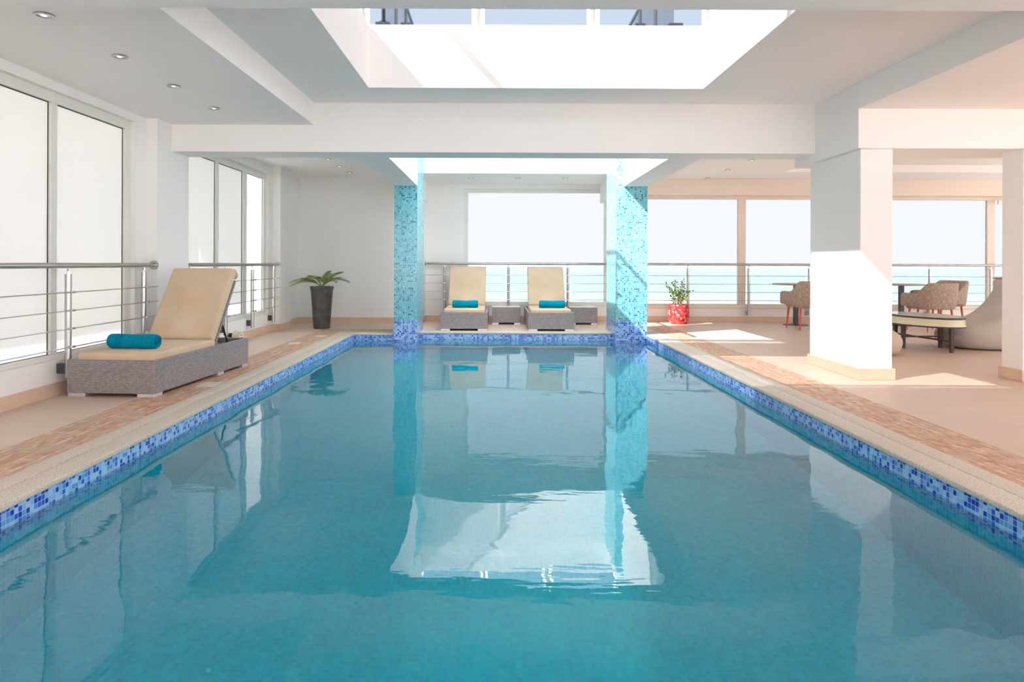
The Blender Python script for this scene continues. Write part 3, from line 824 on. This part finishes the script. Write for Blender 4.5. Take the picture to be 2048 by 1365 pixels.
# ------------------------------------------------------------------ downlights
def downlight():
    r = empty('recessed_downlight', (0, 0, 0))
    MB().lathe([(.048, 0), (.052, -.004), (.050, -.008), (.040, -.009), (.036, -.004), (.036, 0)], seg=32).build('chrome_ring', M['steel'], r, True)
    MB().lathe([(.034, -.001), (.034, -.004), (.022, -.006), (.01, -.006)], seg=24).build('reflector', M['chrome'], r, True)
    MB().lathe([(.016, -.006), (.014, -.009), (.005, -.010)], seg=16).build('bulb', M['bulb'], r, True)
    return r
F0 = downlight(); first = True
spots = []
nl = ['nearest the camera', 'second from the camera', 'third from the camera', 'farthest from the camera']
for i in range(4): spots.append((-2.60, 4.01 + .803 * i, 2.467, 'recessed chrome ceiling light in the left soffit row, ' + nl[i], 'left soffit downlights'))
for i, q in enumerate(('nearest', 'middle', 'farthest')): spots.append((-2.415, 9.98 + .735 * i, 2.53, 'recessed ceiling light above the potted palm corner, %s of the three' % q, 'palm corner downlights'))
for i, q in enumerate(('leftmost', 'middle', 'rightmost')): spots.append((-.45 + .798 * i, 11.82, 2.49, 'recessed ceiling light above the pair of loungers, %s of the three' % q, 'lounger bay downlights'))
for i, q in enumerate(('nearest', 'middle', 'farthest')): spots.append((3.71, 10.2 + 1.07 * i, 2.57, 'recessed ceiling light above the red plant pot side, %s of the three' % q, 'lounge side downlights'))
for x, y, z, lb, g in spots:
    o = F0 if first else copy_tree(F0); first = False
    o.location = (x, y, z); tag(o, lb, 'ceiling light', g)

# ------------------------------------------------------------------ small things
r = empty('wall_light_fitting', (-3.36, 9.0, .11)); tag(r, 'small round cream electrical fitting with two slots low on the left wall', 'electrical fitting')
MB().tube((-.08, 0, 0), (-.0, -.0, 0), .030, seg=20).build('wall_bracket', M['black'], r, True)
MB().tube((-.01, 0, 0), (.085, -.02, -.01), .062, .052, seg=28).build('lamp_body', M['cream'], r, True)
b = MB()
for dz in (-.018, .018): b.box(.084, .090, -.05, .01, dz - .005 - .01, dz + .005 - .01)
b.build('slot', M['slot'], r)
def mk(x, y, w_, l_, rz, lb):
    o = MB().box(-w_ / 2, w_ / 2, -l_ / 2, l_ / 2, 0, .004, .001).build('marker_tile', M['marker'], loc=(x, y, .0032), rot=(0, 0, rz))
    tag(o, lb, 'tile', 'pale tiles let into the brick paving')
mk(-2.455, 5.98, .15, .24, 0, 'pale rectangular tile in the brick paving beside the near lounger')
mk(-2.62, 9.05, .14, .20, 0, 'pale tile in the brick paving midway between lounger and potted palm')
mk(-2.50, 9.95, .14, .20, 0, 'pale tile in the brick paving nearest the potted palm')

# ------------------------------------------------------------------ roof balustrade round the light well
def balustrade(x0, x1, y0, y1, TOP, sides, label, film='glass_film'):
    r = empty('glass_balustrade', (x0, y1, TOP)); o = r.location; tag(r, label, 'balustrade', 'roof balustrade')
    P = lambda x, y, z: Vector((x, y, z)) - o
    H = TOP + .85
    for a, c in (((x0, y0), (x0, y1)), ((x0, y1), (x1, y1)), ((x1, y1), (x1, y0)), ((x1, y0), (x0, y0)))[:sides]:
        MB().tube(P(*a, H), P(*c, H), .033, seg=16).build('handrail', M['steel'], r, True)
        v = (Vector(c) - Vector(a)); n = max(1, round(v.length / 1.0))
        for i in range(n):
            p = Vector(a) + v * i / n
            ps = MB().tube(P(p.x, p.y, TOP), P(p.x, p.y, H), .024, seg=14).tube(P(p.x, p.y, TOP), P(p.x, p.y, TOP + .012), .055, seg=18).build('post', M['steel'], r, True)
            b = MB()
            for z in (TOP + .22, TOP + .62): b.box(p.x - .07 - o.x, p.x + .07 - o.x, p.y - .02 - o.y, p.y + .02 - o.y, z - .02 - o.z, z + .02 - o.z, .004)
            b.build('glass_clamp', M['steel'], ps)
            q0 = Vector(a) + v * (i + .06) / n; q1 = Vector(a) + v * (i + .94) / n
            t = .005
            MB().box(min(q0.x, q1.x) - t - o.x, max(q0.x, q1.x) + t - o.x, min(q0.y, q1.y) - t - o.y, max(q0.y, q1.y) + t - o.y, .04, .78).build('glass_panel', M[film if a[1] == c[1] == y1 else 'glass_rail'], r)
    return r
balustrade(-1.28, 2.0, 3.9, 6.66, TOP, 4, 'steel and pale blue glass balustrade on the roof around the near light well')

b = MB(); PT = 3.67
b.box(-1.33, -1.175, 7.6, 11.4, TOP - .01, PT); b.box(1.856, 2.01, 7.6, 11.4, TOP - .01, PT); b.box(-1.175, 1.856, 11.25, 11.4, TOP - .01, PT)
struct(b.build('trim_16', M['wall']))
balustrade(-1.25, 1.93, 7.65, 11.33, PT, 3, 'steel and pale blue glass balustrade on the raised kerb of the far light well', 'glass_film2')
def dimming_canopy(i, x0, x1, y0, y1, up, gm='glass_dimming'):  # unseen glass roofs added over the wells to dim their daylight
    r = empty('window_%d' % i, ((x0 + x1) / 2, (y0 + y1) / 2, TOP + up)); r['kind'] = 'structure'
    hx, hy = (x1 - x0) / 2, (y1 - y0) / 2
    MB().box(-hx, hx, -hy, hy, 0, .02).build('glass_pane', M[gm], r)
    b = MB(); f = .06
    b.box(-hx - f, -hx, -hy - f, hy + f, -.03, .05); b.box(hx, hx + f, -hy - f, hy + f, -.03, .05)
    b.box(-hx, hx, -hy - f, -hy, -.03, .05); b.box(-hx, hx, hy, hy + f, -.03, .05)
    b.build('window_frame', M['frame'], r)
    for x in (-hx, hx):
        for y in (-hy, hy): MB().box(x - .04, x + .04, y - .04, y + .04, -up, 0).build('post', M['frame'], r)
dimming_canopy(13, -3.2, 3.4, 2.0, 7.4, 1.0); dimming_canopy(14, -3.2, 3.4, 6.8, 11.4, 2.0, 'glass_dimming_clear')

# ------------------------------------------------------------------ outside
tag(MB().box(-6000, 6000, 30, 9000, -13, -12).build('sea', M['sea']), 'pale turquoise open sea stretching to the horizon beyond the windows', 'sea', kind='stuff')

b = MB(); b.box(-60, 60, -40, -3.2, -.5, -.05); b.box(11.8, 60, -3.2, 12.0, -.5, -.05); b.box(-60, -3.7, -3.2, 12.95, -.5, -.05)
struct(b.build('bounce_ground', M['bounce_paving']))  # unseen pale ground added to bounce daylight into the room
